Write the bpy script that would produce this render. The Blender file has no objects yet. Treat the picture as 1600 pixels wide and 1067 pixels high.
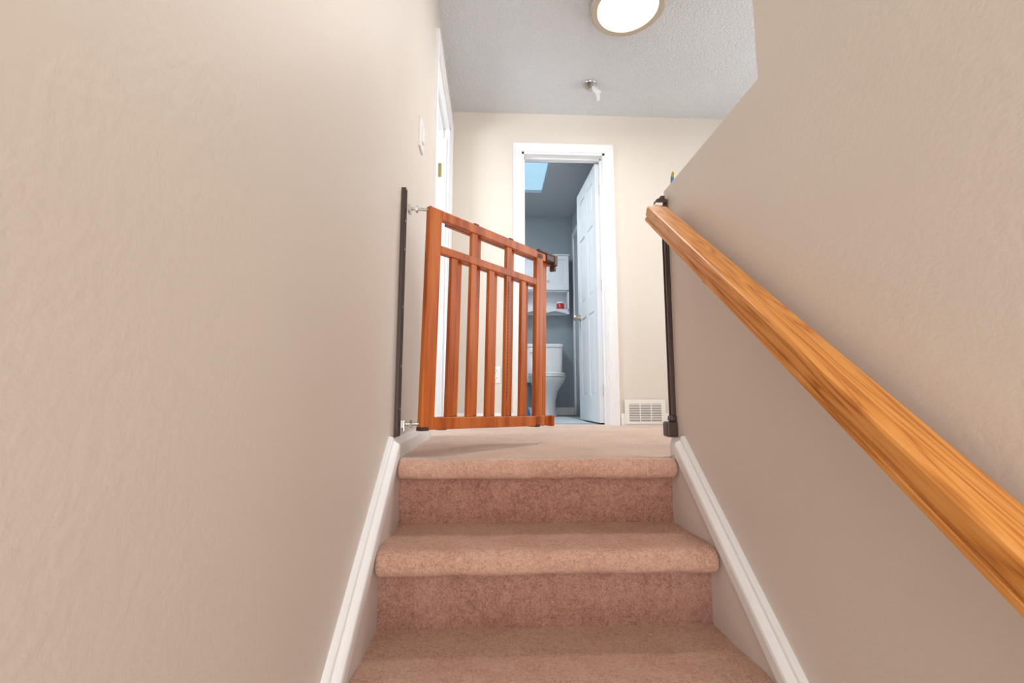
import bpy, bmesh, math, random
from mathutils import Vector, Matrix, noise
random.seed(4)
scn=bpy.context.scene
try:
    scn.view_settings.view_transform='Standard'
    scn.view_settings.look='None'
except Exception: pass
W=.925; YF=3.285; H=2.3726; YB=1.535
RY=1.4928; RISE=.1935; GO=.2411

# ---------------------------------------------------------------- materials
def lin(c):
    o=[]
    for v in c:
        v/=255.0
        o.append(v/12.92 if v<=.04045 else ((v+.055)/1.055)**2.4)
    return (o[0],o[1],o[2],1)
def newmat(name,col,rough=.5,metal=0,spec=.5):
    m=bpy.data.materials.new(name);m.use_nodes=True
    b=m.node_tree.nodes['Principled BSDF']
    b.inputs['Base Color'].default_value=lin(col);b.inputs['Roughness'].default_value=rough
    b.inputs['Metallic'].default_value=metal;b.inputs['Specular IOR Level'].default_value=spec
    return m
def N(m,t,**k):
    n=m.node_tree.nodes.new(t)
    for a,v in k.items(): setattr(n,a,v)
    return n
def L(m,a,b): m.node_tree.links.new(a,b)
def coords(m,scale=(1,1,1),kind='Object'):
    tc=N(m,'ShaderNodeTexCoord');mp=N(m,'ShaderNodeMapping');mp.inputs['Scale'].default_value=scale
    L(m,tc.outputs[kind],mp.inputs['Vector']);return mp.outputs[0]
def noisetex(m,vec,scale,detail=4,rough=.5,dist=0):
    n=N(m,'ShaderNodeTexNoise');n.inputs['Scale'].default_value=scale;n.inputs['Detail'].default_value=detail
    n.inputs['Roughness'].default_value=rough;n.inputs['Distortion'].default_value=dist
    L(m,vec,n.inputs['Vector']);return n.outputs['Fac']
def ramp(m,fac,stops):
    r=N(m,'ShaderNodeValToRGB');e=r.color_ramp.elements
    while len(e)<len(stops): e.new(.5)
    for i,(p,c) in enumerate(stops): e[i].position=p;e[i].color=lin(c)
    L(m,fac,r.inputs[0]);return r.outputs[0]
def bump(m,h,strength,dist):
    b=N(m,'ShaderNodeBump');b.inputs['Strength'].default_value=strength;b.inputs['Distance'].default_value=dist
    L(m,h,b.inputs['Height']);return b.outputs[0]
def bsdf(m): return m.node_tree.nodes['Principled BSDF']
def painted(name,col,col2,bs=55,st=.25,d=.002,rough=.55):
    m=newmat(name,col,rough)
    v=coords(m)
    L(m,ramp(m,noisetex(m,v,1.3,3),[(.3,col),(.7,col2)]),bsdf(m).inputs['Base Color'])
    L(m,bump(m,noisetex(m,v,bs,3,.6),st,d),bsdf(m).inputs['Normal'])
    return m
M={}
M['wall']=painted('wall_paint_beige',(221,213,204),(226,218,209),75,.45,.0017,.5)
M['wallfar']=painted('wall_paint_cream',(224,217,207),(228,221,211),70,.3,.0015,.5)
M['bath']=painted('bathroom_paint_blue_grey',(140,153,162),(146,159,168),70,.2,.0015)
M['bathside']=painted('bathroom_paint_pale',(182,189,196),(188,195,202),70,.2,.0015)
M['ceil']=painted('ceiling_stipple',(214,217,221),(219,222,226),70,.85,.016,.9)
M['trim']=newmat('trim_white_gloss',(240,242,244),.3)
M['skirt']=newmat('stringer_paint',(226,219,213),.45)
M['door']=newmat('door_white',(230,236,242),.35)
M['porcelain']=newmat('porcelain',(232,235,238),.12)
M['cab']=newmat('cabinet_white',(220,227,235),.4)
M['dark']=newmat('gate_bar_brown',(72,56,52),.35)
M['darkp']=newmat('plastic_dark_brown',(70,46,40),.4)
M['steel']=newmat('steel',(190,188,182),.3,1)
M['nickel']=newmat('brushed_nickel',(190,178,162),.42,.7)
M['brass']=newmat('brass',(190,170,90),.35,.9)
M['plastic']=newmat('white_plastic',(244,244,244),.35)
M['slot']=newmat('dark_slot',(40,36,34),.7)
M['vent']=newmat('vent_enamel',(242,240,236),.4)
M['red']=newmat('red_wax',(190,40,40),.3)
M['blue']=newmat('blue_plastic',(70,140,185),.4)
M['yellow']=newmat('yellow_plastic',(190,160,50),.4)
M['sidewall']=painted('side_room_paint',(215,226,232),(220,230,236),70,.2,.001)
M['tile']=newmat('bathroom_floor_tile',(170,172,174),.5)

def emis(name,col,s):
    m=newmat(name,col,.4)
    bsdf(m).inputs['Emission Color'].default_value=lin(col);bsdf(m).inputs['Emission Strength'].default_value=s
    return m
M['glow']=emis('lit_diffuser',(255,252,246),7)
M['sky']=emis('skylight_pane',(168,208,230),.78)

def carpet(name,dark,mid,light,amp,worn=None):
    m=newmat(name,mid,.95,0,.1)
    b=bsdf(m);b.inputs['Sheen Weight'].default_value=.25;b.inputs['Sheen Roughness'].default_value=.6
    v=coords(m)
    n1=noisetex(m,v,190,5,.8);n2=noisetex(m,v,8,4,.6);n3=noisetex(m,v,70,3,.6)
    def ma(a,ka,bb):
        q=N(m,'ShaderNodeMath',operation='MULTIPLY_ADD');L(m,a,q.inputs[0]);q.inputs[1].default_value=ka
        if bb is None: q.inputs[2].default_value=0
        else: L(m,bb,q.inputs[2])
        return q.outputs[0]
    s=ma(n2,.18,ma(n1,.62,ma(n3,.2,None)))
    c=ramp(m,s,[(.36,dark),(.5,mid),(.64,light)])
    if worn:
        nw=noisetex(m,v,4,3,.6)
        mr=N(m,'ShaderNodeMapRange');mr.inputs['From Min'].default_value=.5;mr.inputs['From Max'].default_value=.68
        L(m,nw,mr.inputs['Value'])
        w_=ma(mr.outputs[0],.5,None)
        mm=N(m,'ShaderNodeMix',data_type='RGBA');L(m,w_,mm.inputs[0]);L(m,c,mm.inputs[6]);mm.inputs[7].default_value=lin(worn)
        c=mm.outputs[2]
    L(m,c,b.inputs['Base Color'])
    L(m,bump(m,ma(n3,.6,n1),amp,.012),b.inputs['Normal'])
    return m
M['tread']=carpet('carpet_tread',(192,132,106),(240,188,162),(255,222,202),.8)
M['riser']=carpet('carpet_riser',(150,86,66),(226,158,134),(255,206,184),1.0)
M['land']=carpet('carpet_landing',(202,162,142),(238,206,186),(252,230,216),.7,(192,170,156))

def wood(name,c1,c2,c3,axis=1,sc=28,rough=.3,ringy=16,st=((.18,.42,.75))):
    m=newmat(name,c2,rough)
    s=[sc,sc,sc];s[axis]=sc*.07
    v=coords(m,tuple(s))
    n=noisetex(m,v,1.0,3,.5,.4)
    mu=N(m,'ShaderNodeMath',operation='MULTIPLY');mu.inputs[1].default_value=ringy;L(m,n,mu.inputs[0])
    fr=N(m,'ShaderNodeMath',operation='PINGPONG');fr.inputs[1].default_value=1;L(m,mu.outputs[0],fr.inputs[0])
    s2=[sc*18]*3;s2[axis]=sc*.6
    f=noisetex(m,coords(m,tuple(s2)),1.0,2,.5)
    mix=N(m,'ShaderNodeMath',operation='MULTIPLY_ADD');mix.inputs[1].default_value=.5;L(m,f,mix.inputs[0])
    k=N(m,'ShaderNodeMath',operation='MULTIPLY');k.inputs[1].default_value=.5;L(m,fr.outputs[0],k.inputs[0])
    L(m,k.outputs[0],mix.inputs[2])
    L(m,ramp(m,mix.outputs[0],list(zip(st,(c1,c2,c3)))),bsdf(m).inputs['Base Color'])
    L(m,bump(m,f,.12,.001),bsdf(m).inputs['Normal'])
    return m
M['oak']=wood('oak_varnished',(166,96,36),(206,134,58),(222,154,80),1,17,.36,26,(.16,.38,.7))
M['cherry']=wood('gate_wood',(148,68,20),(184,92,32),(202,114,50),2,14,.36,5)
mh=newmat('adjustment_strip',(160,78,28),.4)
v=coords(mh);sp=N(mh,'ShaderNodeSeparateXYZ');L(mh,v,sp.inputs[0])
a_=N(mh,'ShaderNodeMath',operation='MULTIPLY');a_.inputs[1].default_value=70;L(mh,sp.outputs[2],a_.inputs[0])
b_=N(mh,'ShaderNodeMath',operation='FRACT');L(mh,a_.outputs[0],b_.inputs[0])
r_=ramp(mh,b_.outputs[0],[(0,(104,52,26)),(.45,(168,84,30))])
for n_ in mh.node_tree.nodes:
    if n_.type=='VALTORGB': n_.color_ramp.interpolation='CONSTANT'
L(mh,r_,bsdf(mh).inputs['Base Color']);M['holes']=mh

# ---------------------------------------------------------------- mesh helpers
def link(o): scn.collection.objects.link(o)
def finish(bm,name,mats,smooth=False,bevel=0,seg=2):
    bmesh.ops.recalc_face_normals(bm,faces=bm.faces)
    me=bpy.data.meshes.new(name);bm.to_mesh(me);bm.free()
    for m in (mats if isinstance(mats,list) else [mats]): me.materials.append(m)
    o=bpy.data.objects.new(name,me);link(o)
    if smooth:
        for p in me.polygons:p.use_smooth=True
        try: me.set_sharp_from_angle(angle=math.radians(40))
        except Exception: pass
    if bevel:
        md=o.modifiers.new('bevel','BEVEL');md.width=bevel;md.segments=seg;md.limit_method='ANGLE'
    return o
def addbox(bm,a,b,mi=0,mat=None):
    x0,y0,z0=a;x1,y1,z1=b
    vs=[Vector(p) for p in [(x0,y0,z0),(x1,y0,z0),(x1,y1,z0),(x0,y1,z0),(x0,y0,z1),(x1,y0,z1),(x1,y1,z1),(x0,y1,z1)]]
    if mat: vs=[mat@v for v in vs]
    v=[bm.verts.new(p) for p in vs]
    for f in [(0,3,2,1),(4,5,6,7),(0,1,5,4),(1,2,6,5),(2,3,7,6),(3,0,4,7)]:
        bm.faces.new([v[i] for i in f]).material_index=mi
def boxes(name,lst,mat,bevel=0,mtx=None,seg=2):
    bm=bmesh.new()
    for t in lst: addbox(bm,t[0],t[1],t[2] if len(t)>2 else 0,mtx)
    return finish(bm,name,mat,bevel=bevel,seg=seg)
def addcyl(bm,p0,p1,r0,r1=None,n=24,mi=0):
    r1=r0 if r1 is None else r1
    p0=Vector(p0);p1=Vector(p1);d=(p1-p0).normalized()
    a=d.orthogonal().normalized();b=d.cross(a)
    A=[];B=[]
    for i in range(n):
        t=2*math.pi*i/n;o=a*math.cos(t)+b*math.sin(t)
        A.append(bm.verts.new(p0+o*r0));B.append(bm.verts.new(p1+o*r1))
    for i in range(n):
        f=bm.faces.new([A[i],A[(i+1)%n],B[(i+1)%n],B[i]]);f.material_index=mi
    bm.faces.new(A[::-1]).material_index=mi;bm.faces.new(B).material_index=mi
def cyls(name,lst,mat,n=24):
    bm=bmesh.new()
    for t in lst: addcyl(bm,t[0],t[1],t[2],t[3] if len(t)>3 else None,n)
    return finish(bm,name,mat,smooth=True)
def lathe(name,prof,c,mat,n=48):
    bm=bmesh.new();rings=[]
    for r,z in prof:
        rings.append([bm.verts.new(Vector(c)+Vector((r*math.cos(2*math.pi*i/n),r*math.sin(2*math.pi*i/n),z))) for i in range(n)])
    for a,b in zip(rings,rings[1:]):
        for i in range(n): bm.faces.new([a[i],a[(i+1)%n],b[(i+1)%n],b[i]])
    bm.faces.new(rings[0][::-1]);bm.faces.new(rings[-1])
    return finish(bm,name,mat,smooth=True)
def loft(name,rings,mat,n=40,exp=2.0):
    bm=bmesh.new();R=[]
    for cx,cy,rx,ry,z in rings:
        l=[]
        for i in range(n):
            t=2*math.pi*i/n;c,s=math.cos(t),math.sin(t)
            l.append(bm.verts.new((cx+rx*math.copysign(abs(c)**(2/exp),c),cy+ry*math.copysign(abs(s)**(2/exp),s),z)))
        R.append(l)
    for a,b in zip(R,R[1:]):
        for i in range(n): bm.faces.new([a[i],a[(i+1)%n],b[(i+1)%n],b[i]])
    bm.faces.new(R[0][::-1]);bm.faces.new(R[-1])
    return finish(bm,name,mat,smooth=True)
def prism(name,sec,path,mat,smooth=False,bevel=0):
    bm=bmesh.new();R=[[bm.verts.new(f(u,w)) for u,w in sec] for f in path]
    n=len(sec)
    for a,b in zip(R,R[1:]):
        for i in range(n): bm.faces.new([a[i],a[(i+1)%n],b[(i+1)%n],b[i]])
    bm.faces.new(R[0][::-1]);bm.faces.new(R[-1])
    return finish(bm,name,mat,smooth=smooth,bevel=bevel)
def struct(o,label=None):
    o['kind']='structure'
    if label: o['label']=label
    return o
def thing(name,label,cat,loc,parts):
    e=bpy.data.objects.new(name,None);e.empty_display_size=.05;e.location=loc;link(e)
    e['label']=label;e['category']=cat
    for p in parts: child(p,e,Vector(loc))
    return e
def child(p,par,loc=None):
    p.parent=par
    if loc is None: loc=Vector((0,0,0))
    p.matrix_parent_inverse=Matrix.Translation(loc).inverted()

# ---------------------------------------------------------------- shell
T=.12
LY0,LY1,LZ=2.335,3.105,2.12
DX0,DX1,DZ=.53,1.165,2.06
struct(boxes('wall_left',[((-T,-2,-2.1),(0,LY0,H)),((-T,LY1,-.1),(0,YF,H)),((-T,LY0,LZ),(0,LY1,H))],M['wall']))
struct(boxes('wall_far',[((-1.9,YF,-.1),(DX0,YF+T,H)),((DX1,YF,-.1),(2.9,YF+T,H)),((DX0,YF,DZ),(DX1,YF+T,H))],M['wallfar']))
KX=W+T
def poly_prism_x(name,pts,x0,x1,mat):
    bm=bmesh.new()
    A=[bm.verts.new((x0,y,z)) for y,z in pts];B=[bm.verts.new((x1,y,z)) for y,z in pts]
    n=len(pts)
    for i in range(n): bm.faces.new([A[i],A[(i+1)%n],B[(i+1)%n],B[i]])
    bm.faces.new(A[::-1]);bm.faces.new(B)
    return finish(bm,name,mat)
struct(poly_prism_x('wall_right',[(-2,-2.1),(YB,-2.1),(YB,.93),(.95,.93),(.95,H),(-2,H)],W,KX,M['wall']))
struct(boxes('wall_hall_near',[((KX,.83,-.1),(2.9,.95,H))],M['wallfar']))
struct(boxes('wall_hall_end',[((2.8,.95,-.1),(2.9,YF,H))],M['wallfar']))
struct(boxes('wall_back',[((-T,-2.1,-2.1),(KX,-2,H))],M['wall']))
SK=(.34,.82,3.94,4.56); BH=2.33
struct(boxes('ceiling',[((-T,-2.1,H),(2.9,YF+T,H+.1))],M['ceil']))
struct(boxes('ceiling_bathroom',[((-.6,YF+T,BH),(1.35,SK[2],BH+.25)),((-.6,SK[3],BH),(1.35,5.3,BH+.25)),
   ((-.6,SK[2],BH),(SK[0],SK[3],BH+.25)),((SK[1],SK[2],BH),(1.35,SK[3],BH+.25))],M['bathside']))
struct(boxes('window_1',[((SK[0],SK[2],BH+.03),(SK[1],SK[3],BH+.05))],M['sky']),'bright pale blue skylight pane')
struct(boxes('wall_bathroom_back',[((-.6,5.2,-.1),(1.35,5.3,BH))],M['bath']))
struct(boxes('wall_bathroom_right',[((1.25,YF+T,-.1),(1.35,5.2,BH))],M['bathside']))
struct(boxes('wall_bathroom_left',[((-.6,YF+T,-.1),(-.5,5.2,BH))],M['bath']))
struct(boxes('floor_bathroom',[((-.5,YF+.115,-.1),(1.25,5.2,-.001))],M['tile']))
struct(boxes('baseboard_bathroom',[((-.5,5.186,0),(1.25,5.2,.085))],M['trim'],.003))
struct(boxes('wall_side_room_back',[((-1.9,1.5,-.1),(-1.8,YF,H))],M['sidewall']))
struct(boxes('wall_side_room_near',[((-1.9,1.4,-.1),(-T,1.5,H))],M['sidewall']))
struct(boxes('ceiling_side_room',[((-1.9,1.4,H),(-T,YF+T,H+.1))],M['ceil']))
bm=bmesh.new()
def grid(bm,x0,x1,y0,y1,nx,ny,z=0,amp=.002):
    g=[[bm.verts.new((x0+(x1-x0)*i/nx,y0+(y1-y0)*j/ny,z+amp*noise.noise(Vector((x0+(x1-x0)*i/nx,y0+(y1-y0)*j/ny,0))*14))) for i in range(nx+1)] for j in range(ny+1)]
    for j in range(ny):
        for i in range(nx): bm.faces.new([g[j][i],g[j][i+1],g[j+1][i+1],g[j+1][i]])
grid(bm,0,W,1.56,YF+.12,60,90)
grid(bm,W,2.8,YB,YF+.12,60,60)
grid(bm,KX,2.8,.95,YB,10,6)
grid(bm,-1.8,0,1.5,YF,20,20)
fl=finish(bm,'floor',M['land'],smooth=True);struct(fl,'worn pinkish beige carpet on the landing')
struct(boxes('floor_lower',[((-T,-2.1,-2.0),(KX,.2,-1.935))],M['riser']))

# ---------------------------------------------------------------- staircase
steps=[]
XA,XB=.028,W-.028
UP=.010
for i in range(8):
    y=RY-i*GO;z=-i*RISE
    back=1.60 if i==0 else y+GO
    prof=[(y,z-RISE,1),(y,z-RISE*.66,1),(y-.001,z-.075,1),(y-.003,z-.058,1),(y-.014,z-.053,0)]
    cy,cz,r=y-.032,z-.031+UP,.031
    for k in range(13):
        a=-math.pi/2-math.pi*k/12
        prof.append((cy+r*1.05*math.cos(a),cz+r*math.sin(a),0))
    prof.append((y-.01,z+UP*.95,0))
    m=12
    for k in range(1,m+1):
        t=k/m;s=min(1,t*1.7);prof.append((y-.01+(back-(y-.01))*t,z+UP*.95*(1-s*s*(3-2*s)),0))
    bm=bmesh.new();nx=160;G=[]
    for j in range(nx+1):
        x=XA+(XB-XA)*j/nx;e=min(j,nx-j)/nx*(XB-XA)
        k=min(1,e/.014);k=math.sqrt(1-(1-k)**2)
        row=[]
        for q,(py,pz,mi) in enumerate(prof):
            yy,zz=py,pz
            if 4<=q<=18:
                yy=y+(py-y)*(.72+.28*k);zz=cz+(pz-cz)*(.85+.15*k)
            nz=noise.noise(Vector((x*14,yy*14,zz*14)))*.003+noise.noise(Vector((x*80,yy*80,zz*80)))*.0018
            edge=1 if q<len(prof)-1 else 0
            if q<4: yy+=nz*.7
            elif q<18: yy+=nz*1.0;zz+=nz*.9
            else: zz+=nz*.9*edge
            if q==0: zz=z-RISE-.004
            if i==0 and q==len(prof)-1: zz=-.003
            row.append(bm.verts.new((x,yy,zz)))
        G.append(row)
    for j in range(nx):
        for q in range(len(prof)-1):
            f=bm.faces.new([G[j][q],G[j+1][q],G[j+1][q+1],G[j][q+1]])
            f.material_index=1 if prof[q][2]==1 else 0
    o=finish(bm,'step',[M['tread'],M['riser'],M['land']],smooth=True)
    if i==0:
        for p in o.data.polygons:
            if p.material_index==0 and p.center.y>RY-.05 and p.center.z>-.02: p.material_index=2
    steps.append(o)
thing('staircase','pinkish brown carpeted stairs with rounded nosings between painted walls','stairs',(W/2,RY,-RISE*8),steps)

# ---------------------------------------------------------------- skirt boards and baseboards
def zt(y): return .066+.803*(y-1.43)
for side in ('left','right'):
    sx=(lambda x:x) if side=='left' else (lambda x:W-x)
    x0,x1=sorted((sx(0),sx(.027)))
    pts=[(1.50,.01),(1.43,.03),(1.43,zt(1.43)-.02),(-.6,zt(-.6)-.02),(-.6,zt(-.6)-.45),(1.50,-.35)]
    struct(poly_prism_x('trim_stringer_'+side,pts,x0,x1,M['skirt']))
    sec=[(0,0),(.010,0),(.014,-.003),(.016,-.010),(.026,-.014),(.032,-.018),(.034,-.024),(.034,-.05),(.031,-.055),(.027,-.056),(0,-.056)]
    path=[(lambda y:(lambda u,w:Vector((sx(u),y,zt(y)+w*1.25))))(y) for y in (-.6,1.445)]
    path.append(lambda u,w:Vector((sx(u),1.452,.072+w*.98)))
    struct(prism('trim_moulding_'+side,sec,path,M['trim']))
    yend=LY0-.065 if side=='left' else YB
    sec2=[(0,.07),(.006,.07),(.009,.062),(.012,.052),(.014,.045),(.014,0),(0,0)]
    struct(prism('baseboard_'+side,sec2,[(lambda y:(lambda u,w:Vector((sx(u),y,w))))(y) for y in (1.452,yend)],M['trim']))
sec2=[(0,.085),(.006,.085),(.009,.075),(.012,.062),(.014,.055),(.014,0),(0,0)]
struct(prism('baseboard_far',sec2,[(lambda x:(lambda u,w:Vector((x,YF-u,w))))(x) for x in (0,.468)],M['trim']))
struct(prism('baseboard_far.001',sec2,[(lambda x:(lambda u,w:Vector((x,YF-u,w))))(x) for x in (1.237,2.8)],M['trim']))
struct(prism('baseboard_left.001',sec2,[(lambda y:(lambda u,w:Vector((u,y,w))))(y) for y in (LY1+.065,YF)],M['trim']))

# ---------------------------------------------------------------- casings
def casing(name,axis,a0,a1,top,plane,out,depth,w=.066):
    sec=[(0,0),(0,.009),(.006,.012),(.014,.010),(.02,.013),(.045,.015),(.052,.019),(w-.004,.02),(w,.016),(w,0)]
    def P(a,o,z):
        return Vector((a,plane+out*o,z)) if axis=='x' else Vector((plane+out*o,a,z))
    path=[lambda u,o:P(a0-u,o,0),lambda u,o:P(a0-u,o,top+u),lambda u,o:P(a1+u,o,top+u),lambda u,o:P(a1+u,o,0)]
    bm=bmesh.new();R=[[bm.verts.new(f(u,o)) for u,o in sec] for f in path];n=len(sec)
    for a,b in zip(R,R[1:]):
        for i in range(n): bm.faces.new([a[i],a[(i+1)%n],b[(i+1)%n],b[i]])
    bm.faces.new(R[0]);bm.faces.new(R[-1])
    d0,d1=sorted((plane,plane-out*depth));e=.016
    def bx(lo,hi,z0,z1,p0,p1):
        if axis=='x': addbox(bm,(lo,p0,z0),(hi,p1,z1))
        else: addbox(bm,(p0,lo,z0),(p1,hi,z1))
    bx(a0,a0+e,0,top,d0,d1);bx(a1-e,a1,0,top,d0,d1);bx(a0,a1,top-e,top,d0,d1)
    m0,m1=(d0+d1)/2-.004,(d0+d1)/2+.016
    bx(a0+e,a0+e+.01,0,top-e,m0,m1);bx(a1-e-.01,a1-e,0,top-e,m0,m1);bx(a0+e,a1-e,top-e-.01,top-e,m0,m1)
    return finish(bm,name,M['trim'])
struct(casing('trim_1','x',DX0,DX1,DZ,YF,-1,T),'white moulded casing around the bathroom doorway')
struct(casing('trim_2','y',LY0,LY1,LZ,0,1,T),'white casing around the side doorway')

# ---------------------------------------------------------------- six-panel doors
def sixpanel(name,w,h,mtx,mat):
    bm=bmesh.new()
    addbox(bm,(0,.009,0),(w,.026,h),0,mtx)
    st=.1*w/.65;mid=.09*w/.65
    zr=[(0,.2),(.86,1.0),(1.56,1.66),(h-.11,h)]
    for y0,y1 in ((0,.009),(.026,.035)):
        addbox(bm,(0,y0,0),(st,y1,h),0,mtx);addbox(bm,(w-st,y0,0),(w,y1,h),0,mtx)
        addbox(bm,(w/2-mid/2,y0,0),(w/2+mid/2,y1,h),0,mtx)
        for a,b in zr:
            addbox(bm,(st,y0,a),(w/2-mid/2,y1,b),0,mtx);addbox(bm,(w/2+mid/2,y0,a),(w-st,y1,b),0,mtx)
        for x0,x1 in ((st,w/2-mid/2),(w/2+mid/2,w-st)):
            for a,b in ((.2,.86),(1.0,1.56),(1.66,h-.11)):
                yf=y0+.003 if y0==0 else y1-.003;yb=.009 if y0==0 else .026
                A=[bm.verts.new(mtx@Vector(p)) for p in ((x0+.006,yb,a+.006),(x1-.006,yb,a+.006),(x1-.006,yb,b-.006),(x0+.006,yb,b-.006))]
                B=[bm.verts.new(mtx@Vector(p)) for p in ((x0+.03,yf,a+.03),(x1-.03,yf,a+.03),(x1-.03,yf,b-.03),(x0+.03,yf,b-.03))]
                for i in range(4): bm.faces.new([A[i],A[(i+1)%4],B[(i+1)%4],B[i]])
                bm.faces.new(B)
    return finish(bm,name,mat)
hx,hy=1.146,YF+.105
fx,fy=1.118,4.03
ang=math.atan2(fy-hy,fx-hx)
mt=Matrix.Translation((hx,hy,.012))@Matrix.Rotation(ang,4,'Z')
d1=struct(sixpanel('door_1',.62,2.02,mt,M['door']),'white six-panel door standing open into the bathroom')
kp=mt@Vector((.56,.035,.88));kd=(mt.to_3x3()@Vector((0,1,0))).normalized()
bm=bmesh.new()
addcyl(bm,kp,kp+kd*.006,.03);addcyl(bm,kp+kd*.006,kp+kd*.03,.012);addcyl(bm,kp+kd*.03,kp+kd*.045,.02,.028);addcyl(bm,kp+kd*.045,kp+kd*.06,.028,.018)
k=finish(bm,'knob',M['nickel'],smooth=True);k['label']='satin metal knob';child(k,d1)
for z in (.25,1.05,1.82):
    h=boxes('hinge',[((hx-.004,hy-.045,z-.045),(hx+.003,hy+.0,z+.045))],M['nickel'],.001);child(h,d1);h['label']='metal hinge'
mt2=Matrix.Translation((-.02,3.115,.012))@Matrix.Rotation(math.radians(180),4,'Z')
d2=struct(sixpanel('door_2',.74,2.02,mt2,M['door']),'white six-panel door standing open in the side room')
h=boxes('hinge',[((-.075,3.072,1.74),(-.055,3.080,1.84))],M['brass'],.001);child(h,d2);h['label']='brass hinge plate'

# ---------------------------------------------------------------- handrail
sec=[(-.029,0),(.029,0),(.033,.003),(.033,.012),(.0300,.0140),(.0300,.018),(.0335,.020),(.034,.023),(.034,.044),(.0325,.0485),(.029,.0505),(0,.0518),
     (-.029,.0505),(-.0325,.0485),(-.034,.044),(-.034,.023),(-.0335,.020),(-.0300,.018),(-.0300,.0140),(-.033,.012),(-.033,.003)]
Lr=2.25
ra=math.atan(.79)
path=[(lambda y,s:(lambda u,w:Vector((u*s,y,.0259+(w-.0259)*s))))(y,s) for y,s in ((-Lr,1),(-1.5,1),(-.8,1),(-.002,1),(0,.98))]
rail=prism('rail',sec,path,M['oak'],smooth=False)
ztop=.81+.79*(1.442-1.42)
px,py,pz=.858,1.442+.05*math.sin(ra)*.5,ztop-.051*math.cos(ra)
rail.location=(px,py,pz);rail.rotation_euler=(ra,0,0)
parts=[rail]
for yy in (1.15,-.1):
    zz=pz+.79*(yy-py)
    bm=bmesh.new()
    addcyl(bm,(W,yy,zz-.05),(W-.008,yy,zz-.05),.028);addcyl(bm,(W-.008,yy,zz-.05),(.875,yy,zz-.045),.007);addcyl(bm,(.875,yy,zz-.045),(.855,yy,zz+.004),.007)
    b=finish(bm,'bracket',M['brass'],smooth=True);parts.append(b)
thing('handrail','varnished golden oak handrail mounted on the stair wall','handrail',(px,py,pz),parts)

# ---------------------------------------------------------------- baby gate (slightly sagging from its hinges)
ga=math.radians(46)
G0=Vector((.070,YB,0))
gm=Matrix.Translation(G0)@Matrix.Rotation(ga,4,'Z')@Matrix.Translation((0,0,.1))@Matrix.Rotation(math.radians(1.3),4,'Y')@Matrix.Translation((0,0,-.1))
def gbox(name,lst,mat,bev=.003): 
    return boxes(name,lst,mat,bev,gm)
P=[]
z0,z1=.092,.862
zr=.732
f0,f1=-.022,0.0
b0,b1=.002,.022
P.append(gbox('stile',[((0,f0,z0),(.055,f1,z1))],M['cherry']))
P.append(gbox('stile',[((.595,f0,z0),(.64,f1,z1-.005))],M['cherry']))
P.append(gbox('stile',[((.655,b0,z0),(.698,b1,z1-.005))],M['cherry']))
P.append(gbox('top_rail',[((.055,f0,z1-.037),(.66,f1,z1)),((.10,b0,z1-.037),(.735,b1,z1))],M['cherry']))
P.append(gbox('bottom_rail',[((.055,f0,z0),(.66,f1,z0+.042)),((.10,b0,z0),(.735,b1,z0+.042))],M['cherry']))
P.append(gbox('middle_rail',[((.055,f0,zr-.03),(.595,f1,zr)),((.13,b0,zr-.03),(.655,b1,zr))],M['cherry']))
for s,full in ((.108,0),(.205,1),(.302,0),(.402,1),(.498,0)):
    zt2=z1-.037 if full else zr-.03
    P.append(gbox('slat',[((s,f0+.003,z0+.042),(s+.03,f1-.003,zt2))],M['cherry'],.002))
    P.append(gbox('slat',[((s+.04,b0+.002,z0+.042),(s+.07,b1-.003,zt2))],M['cherry'],.002))
gl=[((.212,f0-.001,z1-.003),(.236,b1+.001,z1+.003)),((.412,f0-.001,z1-.003),(.436,b1+.001,z1+.003)),
    ((-.002,f0-.003,z0-.003),(.03,f1+.001,z0+.01)),((.60,f0-.003,z0-.004),(.622,b1+.002,z0+.01)),((.10,b0,z0-.004),(.13,b1+.003,z0+.01))]
for a in gl: P.append(gbox('guide',[a],M['darkp'],.001))
P.append(gbox('latch',[((.60,-.028,z1-.004),(.745,.026,z1+.008)),((.66,-.027,z1-.03),(.745,.026,z1)),((.715,-.03,z1-.042),(.742,-.01,z1+.002)),((.733,-.014,z1-.06),(.752,.014,z1-.01))],M['darkp'],.004))
P.append(gbox('latch_foot',[((.725,-.012,z0-.004),(.745,.024,z0+.044))],M['cherry'],.004))
P.append(gbox('adjustment_strip',[((.4135,f0+.0018,.2),(.4185,f0+.004,.68))],M['holes'],0))
for zz in (.845,.112):
    bm=bmesh.new()
    xe=.075 if zz<.5 else .088
    a=Vector((.022,YB-.009,zz));b=Vector((xe,YB-.002,zz))
    addcyl(bm,a,b,.0045,n=12)
    for k in range(7):
        c=a.lerp(b,(k+.5)/7);addcyl(bm,c,c+Vector((.003,0,0)),.006,n=12)
    addcyl(bm,(.048,YB-.005,zz),(.056,YB-.005,zz),.012,n=6)
    addbox(bm,(.022,YB-.022,zz-.012),(.030,YB+.004,zz+.012))
    addcyl(bm,(.030,YB-.012,zz-.022),(.030,YB-.012,zz+.012),.004,n=10)
    o=finish(bm,'hinge_bolt',M['steel']);o['label']='threaded metal hinge bolt';P.append(o)
thing('baby_gate','reddish brown wooden slatted baby gate swung open at the stair top','gate',(G0.x,G0.y,z0),P)

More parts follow.
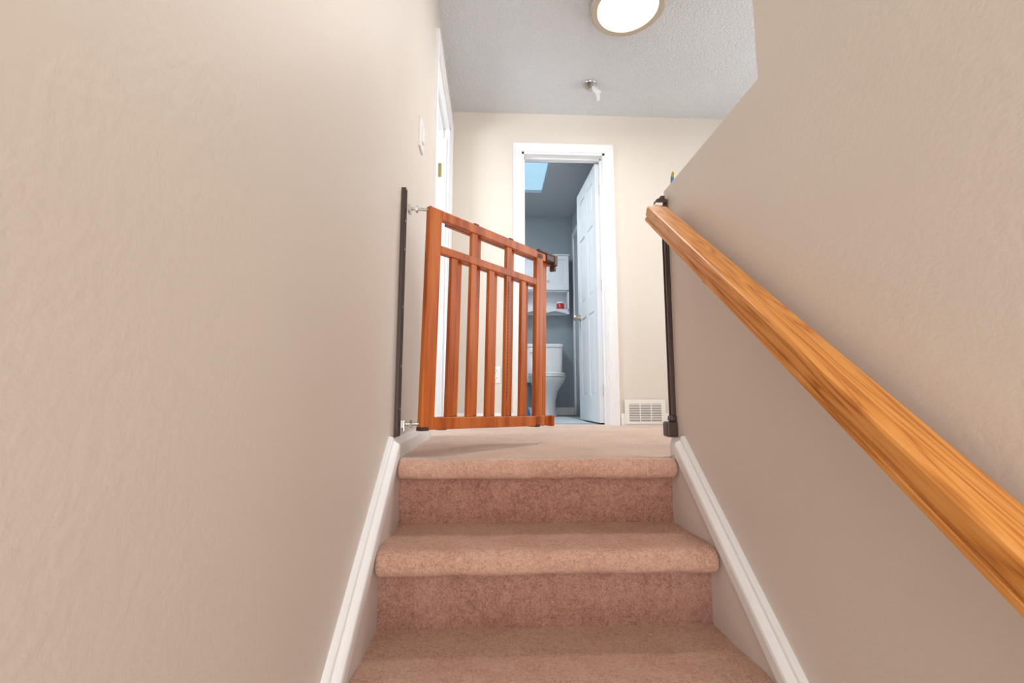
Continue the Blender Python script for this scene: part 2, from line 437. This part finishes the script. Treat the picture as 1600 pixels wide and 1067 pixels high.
def channel(name,xa,xb,y0,y1,za,zb,out):
    bm=bmesh.new()
    lo,hi=sorted((xa,xb))
    addbox(bm,(lo,y0,za),(hi,y1,zb))
    e=.003;s=1 if out>0 else -1
    p,q=sorted((xb,xb+s*e))
    addbox(bm,(p,y0-.001,za),(q,y0+.005,zb));addbox(bm,(p,y1-.005,za),(q,y1+.001,zb))
    return finish(bm,name,M['dark'],bevel=.0015)
bl=channel('bar',0,.013,YB-.020,YB+.004,.072,.918,1)
sc_=[]
for z in (.16,.3,.5,.7,.8): sc_.append(cyls('screw',[((.013,YB-.009,z),(.0155,YB-.009,z),.004)],M['steel'],10))
thing('gate_mounting_bar','dark brown upright gate bar screwed to the stair wall','gate bar',(.009,YB,.072),[bl]+sc_)
br=channel('bar',W,W-.012,YB-.030,YB-.004,.072,.885,-1)
cat=boxes('catch',[((W-.036,YB-.042,.07),(W,YB+.002,.120)),((W-.022,YB-.038,.120),(W,YB-.004,.140))],M['dark'],.006)
cat2=boxes('catch',[((W-.042,YB-.042,.870),(W-.004,YB-.005,.886)),((W-.028,YB-.042,.884),(W-.012,YB-.01,.897))],M['darkp'],.004)
cat3=boxes('catch_pad',[((W-.046,YB-.043,.860),(W-.022,YB-.02,.870))],M['plastic'],.001)
thing('gate_mounting_bar','dark brown upright bar with gate latch catches','gate bar',(W-.009,YB,.07),[br,cat,cat2,cat3])

# ---------------------------------------------------------------- ceiling light
cx,cy=1.035,2.21
zc=H
pan=lathe('rim',[(.17,0),(.188,-.004),(.196,-.03),(.202,-.062),(.200,-.080),(.188,-.090),(.162,-.088),(.155,-.078),(.153,-.064),(.1,-.05)],(cx,cy,zc),M['nickel'],72)
gls=lathe('diffuser',[(.152,-.062),(.152,-.078),(.14,-.086),(.10,-.091),(.05,-.094),(.01,-.095)],(cx,cy,zc),M['glow'],72)
gls['label']='glowing white diffuser'
thing('ceiling_light','round flush ceiling light with brushed metal rim, switched on','ceiling light',(cx,cy,zc),[pan,gls])

bx,by=.985,2.93
pl=lathe('mounting_plate',[(.012,0),(.044,0),(.048,-.005),(.044,-.012),(.034,-.014),(.032,-.03),(.02,-.032),(.018,-.045),(.006,-.046)],(bx,by,H),M['steel'],32)
bm=bmesh.new();addcyl(bm,(bx+.018,by-.01,H-.028),(bx+.05,by-.03,H-.085),.015,.019,20);addcyl(bm,(bx+.05,by-.03,H-.085),(bx+.052,by-.032,H-.09),.019,.014,20)
addcyl(bm,(bx+.046,by-.025,H-.07),(bx+.048,by-.035,H-.14),.014,.011,20)
so=finish(bm,'socket',M['plastic'],smooth=True);so['label']='white plastic cap hanging askew'
bm=bmesh.new();addcyl(bm,(bx-.03,by-.02,H-.008),(bx-.036,by-.045,H-.035),.010,.008,12);addcyl(bm,(bx-.005,by-.03,H-.02),(bx-.004,by-.055,H-.05),.012,.006,12)
nu=finish(bm,'nut',M['steel'],smooth=True)
thing('ceiling_fixture_mount','small metal ceiling mount with a dangling white cap','ceiling fixture',(bx,by,H),[pl,so,nu])

# ---------------------------------------------------------------- switch, outlet, vent
sw=boxes('plate',[((0,1.822,1.25),(.009,1.905,1.385))],M['plastic'],.002)
tg=boxes('toggle',[((.009,1.847,1.28),(.016,1.88,1.355))],M['plastic'],.0015)
thing('light_switch','white rocker light switch on the beige wall','light switch',(0,1.86,1.315),[sw,tg])
ol=boxes('plate',[((.305,YF-.006,.30),(.375,YF,.418))],M['plastic'],.002)
sk=[]
for z in (.333,.385):
    s_=boxes('socket',[((.322,YF-.009,z-.018),(.358,YF-.006,z+.018)),((.331,YF-.0095,z-.004),(.334,YF-.0088,z+.008),1),((.346,YF-.0095,z-.004),(.349,YF-.0088,z+.008),1),((.338,YF-.0095,z-.013),(.342,YF-.0088,z-.008),1)],[M['plastic'],M['slot']])
    sk.append(s_)
thing('electrical_outlet','white double wall outlet behind the gate','outlet',(.34,YF,.36),[ol]+sk)
fr=boxes('frame',[((1.265,YF-.02,.012),(1.56,YF-.012,.03)),((1.265,YF-.02,.155),(1.56,YF-.012,.185)),((1.265,YF-.02,.03),(1.295,YF-.012,.155)),((1.53,YF-.02,.03),(1.56,YF-.012,.155)),
   ((1.27,YF-.014,.015),(1.555,YF-.0135,.18))],M['vent'],.002)
dk=boxes('cavity',[((1.295,YF-.0165,.03),(1.53,YF-.0145,.155))],M['slot'])
l=[]
for k in range(10):
    z=.036+k*.0122;l.append(((1.295,YF-.0195,z),(1.53,YF-.0165,z+.0075)))
for x in (1.372,1.452): l.append(((x,YF-.021,.03),(x+.006,YF-.0165,.155)))
lo=boxes('louvre',l,M['vent'])
thing('wall_vent','white metal louvred air vent at the carpet edge','vent',(1.41,YF,.012),[fr,dk,lo])

bm=bmesh.new();addcyl(bm,(W+.02,1.5,.93),(W+.018,1.498,.965),.009,.006,12);w1=finish(bm,'connector',M['blue'],smooth=True)
bm=bmesh.new();addcyl(bm,(W+.018,1.498,.965),(W+.022,1.50,.985),.006,.004,12);w2=finish(bm,'terminal',M['yellow'],smooth=True)
thing('wire_connector','small blue and brass wire connector on the half wall','wire connector',(W+.02,1.5,.93),[w1,w2])

# ---------------------------------------------------------------- bathroom
tx=.885
bowl=loft('bowl',[(tx,4.86,.115,.20,0),(tx,4.86,.115,.20,.02),(tx,4.85,.098,.185,.06),(tx,4.85,.098,.19,.16),(tx,4.83,.12,.22,.26),(tx,4.79,.165,.255,.34),(tx,4.775,.185,.27,.385),(tx,4.775,.187,.272,.40),(tx,4.775,.15,.24,.402)],M['porcelain'],48,2.2)
seat=loft('seat',[(tx,4.78,.188,.265,.404),(tx,4.78,.192,.272,.41),(tx,4.78,.192,.272,.422),(tx,4.78,.185,.262,.428)],M['porcelain'],48,2.2)
lid=loft('lid',[(tx,4.785,.187,.262,.43),(tx,4.785,.191,.268,.436),(tx,4.785,.188,.262,.448),(tx,4.785,.15,.22,.456),(tx,4.785,.05,.08,.459)],M['porcelain'],48,2.2)
tank=loft('tank',[(tx,5.09,.185,.08,.36),(tx,5.09,.2,.09,.39),(tx,5.09,.208,.094,.6),(tx,5.09,.212,.097,.745)],M['porcelain'],48,6)
tl=loft('tank_lid',[(tx,5.09,.218,.103,.747),(tx,5.09,.222,.106,.755),(tx,5.09,.222,.106,.775),(tx,5.09,.212,.097,.785)],M['porcelain'],48,6)
lev=cyls('flush_lever',[((tx-.15,4.995,.69),(tx-.15,4.975,.69),.008),((tx-.15,4.978,.69),(tx-.09,4.975,.68),.005)],M['steel'],12)
thing('toilet','white two-piece toilet with closed lid','toilet',(tx,4.86,0),[bowl,seat,lid,tank,tl,lev])
X0,X1=.63,1.175;Z0,Z1=1.14,1.80;Y0=5.03
body=boxes('body',[((X0,Y0,Z0+.02),(X0+.016,5.2,Z1)),((X1-.016,Y0,Z0+.02),(X1,5.2,Z1)),((X0,Y0,Z1-.014),(X1,5.2,Z1)),((X0,5.19,Z0),(X1,5.199,Z1)),
  ((X0,Y0,1.385),(X1,5.19,1.40)),((X0,Y0,1.17),(X1,5.19,1.185)),((X0-.01,Y0-.012,Z1),(X1+.01,5.2,Z1+.016))],M['cab'],.002)
bm=bmesh.new();n=24;A=[];B=[]
for i in range(n+1):
    t=i/n;x=X0+(X1-X0)*t;zz=1.17-(.045 if abs(t-.5)>.42 else .02+.012*math.cos((t-.5)/.42*math.pi*2)) 
    A.append((x,zz));B.append((x,1.172))
yy=Y0
va=[bm.verts.new((x,yy,z)) for x,z in A];vb=[bm.verts.new((x,yy,z)) for x,z in B]
vc=[bm.verts.new((x,yy+.012,z)) for x,z in A];vd=[bm.verts.new((x,yy+.012,z)) for x,z in B]
for i in range(n):
    bm.faces.new([va[i],va[i+1],vb[i+1],vb[i]]);bm.faces.new([vc[i],vd[i],vd[i+1],vc[i+1]]);bm.faces.new([va[i],vc[i],vc[i+1],va[i+1]])
ap=finish(bm,'apron',M['cab'])
cp=[body,ap]
xm=(X0+X1)/2
for a,b,kx in ((X0+.004,xm-.002,xm-.025),(xm+.002,X1-.004,xm+.025)):
    l=[((a,Y0-.016,1.40),(a+.045,Y0-.002,Z1-.006)),((b-.045,Y0-.016,1.40),(b,Y0-.002,Z1-.006)),((a+.045,Y0-.016,1.40),(b-.045,Y0-.002,1.45)),((a+.045,Y0-.016,Z1-.05),(b-.045,Y0-.002,Z1-.006)),
       ((a+.02,Y0-.006,1.42),(b-.02,Y0-.003,Z1-.03))]
    xx=a+.045
    while xx<b-.05:
        l.append(((xx,Y0-.009,1.45),(min(xx+.018,b-.045),Y0-.0055,Z1-.05)));xx+=.021
    dd=boxes('door',l,M['cab'],.001);cp.append(dd)
    bm=bmesh.new();addcyl(bm,(kx,Y0-.016,1.5),(kx,Y0-.032,1.5),.006,.011,16);kk=finish(bm,'knob',M['nickel'],smooth=True)
    child(kk,dd)
thing('wall_cabinet','white beadboard wall cabinet with open shelf above the toilet','cabinet',(xm,5.2,Z0),cp)
jar=lathe('jar',[(.036,0),(.044,.004),(.045,.06),(.038,.072)],(1.085,5.09,1.185),M['red'],28)
jl=lathe('jar_lid',[(.04,.072),(.04,.09),(.03,.094)],(1.085,5.09,1.185),M['porcelain'],28)
thing('candle_jar','small red candle jar on the cabinet shelf','candle',(1.085,5.09,1.185),[jar,jl])
bm=bmesh.new();addcyl(bm,(.665,4.98,.1),(.655,5.02,.62),.011,n=14);ph=finish(bm,'handle',M['blue'],smooth=True)
pc=lathe('cup',[(.06,0),(.062,.02),(.05,.07),(.02,.1),(.01,.11)],(.665,4.98,0),M['blue'],28)
thing('toilet_plunger','blue plastic plunger standing beside the toilet','plunger',(.665,4.98,0),[ph,pc])
m=newmat('striped_rug',(150,160,170),.95)
v=coords(m);sp=N(m,'ShaderNodeSeparateXYZ');L(m,v,sp.inputs[0])
mu=N(m,'ShaderNodeMath',operation='MULTIPLY');mu.inputs[1].default_value=11;L(m,sp.outputs[1],mu.inputs[0])
fr_=N(m,'ShaderNodeMath',operation='FRACT');L(m,mu.outputs[0],fr_.inputs[0])
rp=ramp(m,fr_.outputs[0],[(0,(134,156,168)),(.33,(230,234,236)),(.66,(168,186,196))])
for n_ in m.node_tree.nodes:
    if n_.type=='VALTORGB': n_.color_ramp.interpolation='CONSTANT'
L(m,rp,bsdf(m).inputs['Base Color'])
bm=bmesh.new();nx,ny=20,30
def rz(i,j): return .008+.0015*noise.noise(Vector((i*.3,j*.3,0)))
top=[[bm.verts.new((.50+.56*i/nx,3.44+1.1*j/ny,rz(i,j))) for i in range(nx+1)] for j in range(ny+1)]
bot=[[bm.verts.new((.50+.56*i/nx,3.44+1.1*j/ny,-.001)) for i in range(nx+1)] for j in range(ny+1)]
for j in range(ny):
    for i in range(nx):
        bm.faces.new([top[j][i],top[j][i+1],top[j+1][i+1],top[j+1][i]])
        bm.faces.new([bot[j][i],bot[j+1][i],bot[j+1][i+1],bot[j][i+1]])
for i in range(nx):
    bm.faces.new([bot[0][i],bot[0][i+1],top[0][i+1],top[0][i]]);bm.faces.new([bot[ny][i],top[ny][i],top[ny][i+1],bot[ny][i+1]])
for j in range(ny):
    bm.faces.new([bot[j][0],top[j][0],top[j+1][0],bot[j+1][0]]);bm.faces.new([bot[j][nx],bot[j+1][nx],top[j+1][nx],top[j][nx]])
rg=finish(bm,'bath_rug',m)
rg['label']='grey and white striped rug on the bathroom floor';rg['category']='rug'
struct(boxes('trim_3',[((1.236,5.08,0),(1.25,5.15,2.1)),((1.236,4.4,2.03),(1.25,5.08,2.1))],M['trim'],.002))

# ---------------------------------------------------------------- lights
def area(name,loc,rot,size,power,col,shape='DISK',sy=None):
    l=bpy.data.lights.new(name,'AREA');l.shape=shape;l.size=size
    if sy: l.size_y=sy
    l.energy=power;l.color=col
    o=bpy.data.objects.new(name,l);o.location=loc;o.rotation_euler=rot;link(o);return o
area('hall_lamp',(cx,cy,H-.11),(0,0,0),.26,14,(1,.97,.93))
area('stair_back_fill',(W/2,-1.95,.1),(math.radians(90),0,0),.85,46,(1,.99,.975),'RECTANGLE',2.8)  # added fill behind the camera; the back wall has no window
area('stair_bounce_fill',(W/2,-1.1,1.4),(math.radians(180),0,0),.6,16,(1,.99,.975))  # unseen helper light, added to bounce off the stairwell ceiling
area('hall_end_fill',(2.7,2.2,1.4),(0,math.radians(90),0),1.4,18,(.93,.97,1),'SQUARE')  # added fill at the unseen hall end, no window modelled
area('bathroom_fill',(.2,3.9,2.2),(math.radians(10),0,0),.5,19,(.94,.975,1),'DISK')  # fill added out of view to brighten the bathroom, not a fixture
sl=area('side_room_daylight',(-1.35,1.85,1.3),(0,0,0),.7,28,(.9,.96,1),'SQUARE')
sl.rotation_euler=Vector((1,.62,-.05)).to_track_quat('-Z','Y').to_euler()
w=bpy.data.worlds.new('world');scn.world=w;w.use_nodes=True
w.node_tree.nodes['Background'].inputs[0].default_value=(.8,.85,.9,1);w.node_tree.nodes['Background'].inputs[1].default_value=.3

# ---------------------------------------------------------------- camera
f=714.43;p=.1214;ya=.0425;ro=.0013
F=Vector((math.sin(ya)*math.cos(p),math.cos(ya)*math.cos(p),math.sin(p)))
r=Vector((math.cos(ya),-math.sin(ya),0));u=r.cross(F)
R=math.cos(ro)*r+math.sin(ro)*u;U=-math.sin(ro)*r+math.cos(ro)*u
cd=bpy.data.cameras.new('camera');cd.sensor_width=36;cd.sensor_fit='HORIZONTAL';cd.lens=f/1600*36;cd.clip_start=.02
co=bpy.data.objects.new('camera',cd);link(co)
mw=Matrix((( R.x,U.x,-F.x,.317),(R.y,U.y,-F.y,0),(R.z,U.z,-F.z,.1988),(0,0,0,1)))
co.matrix_world=mw
scn.camera=co
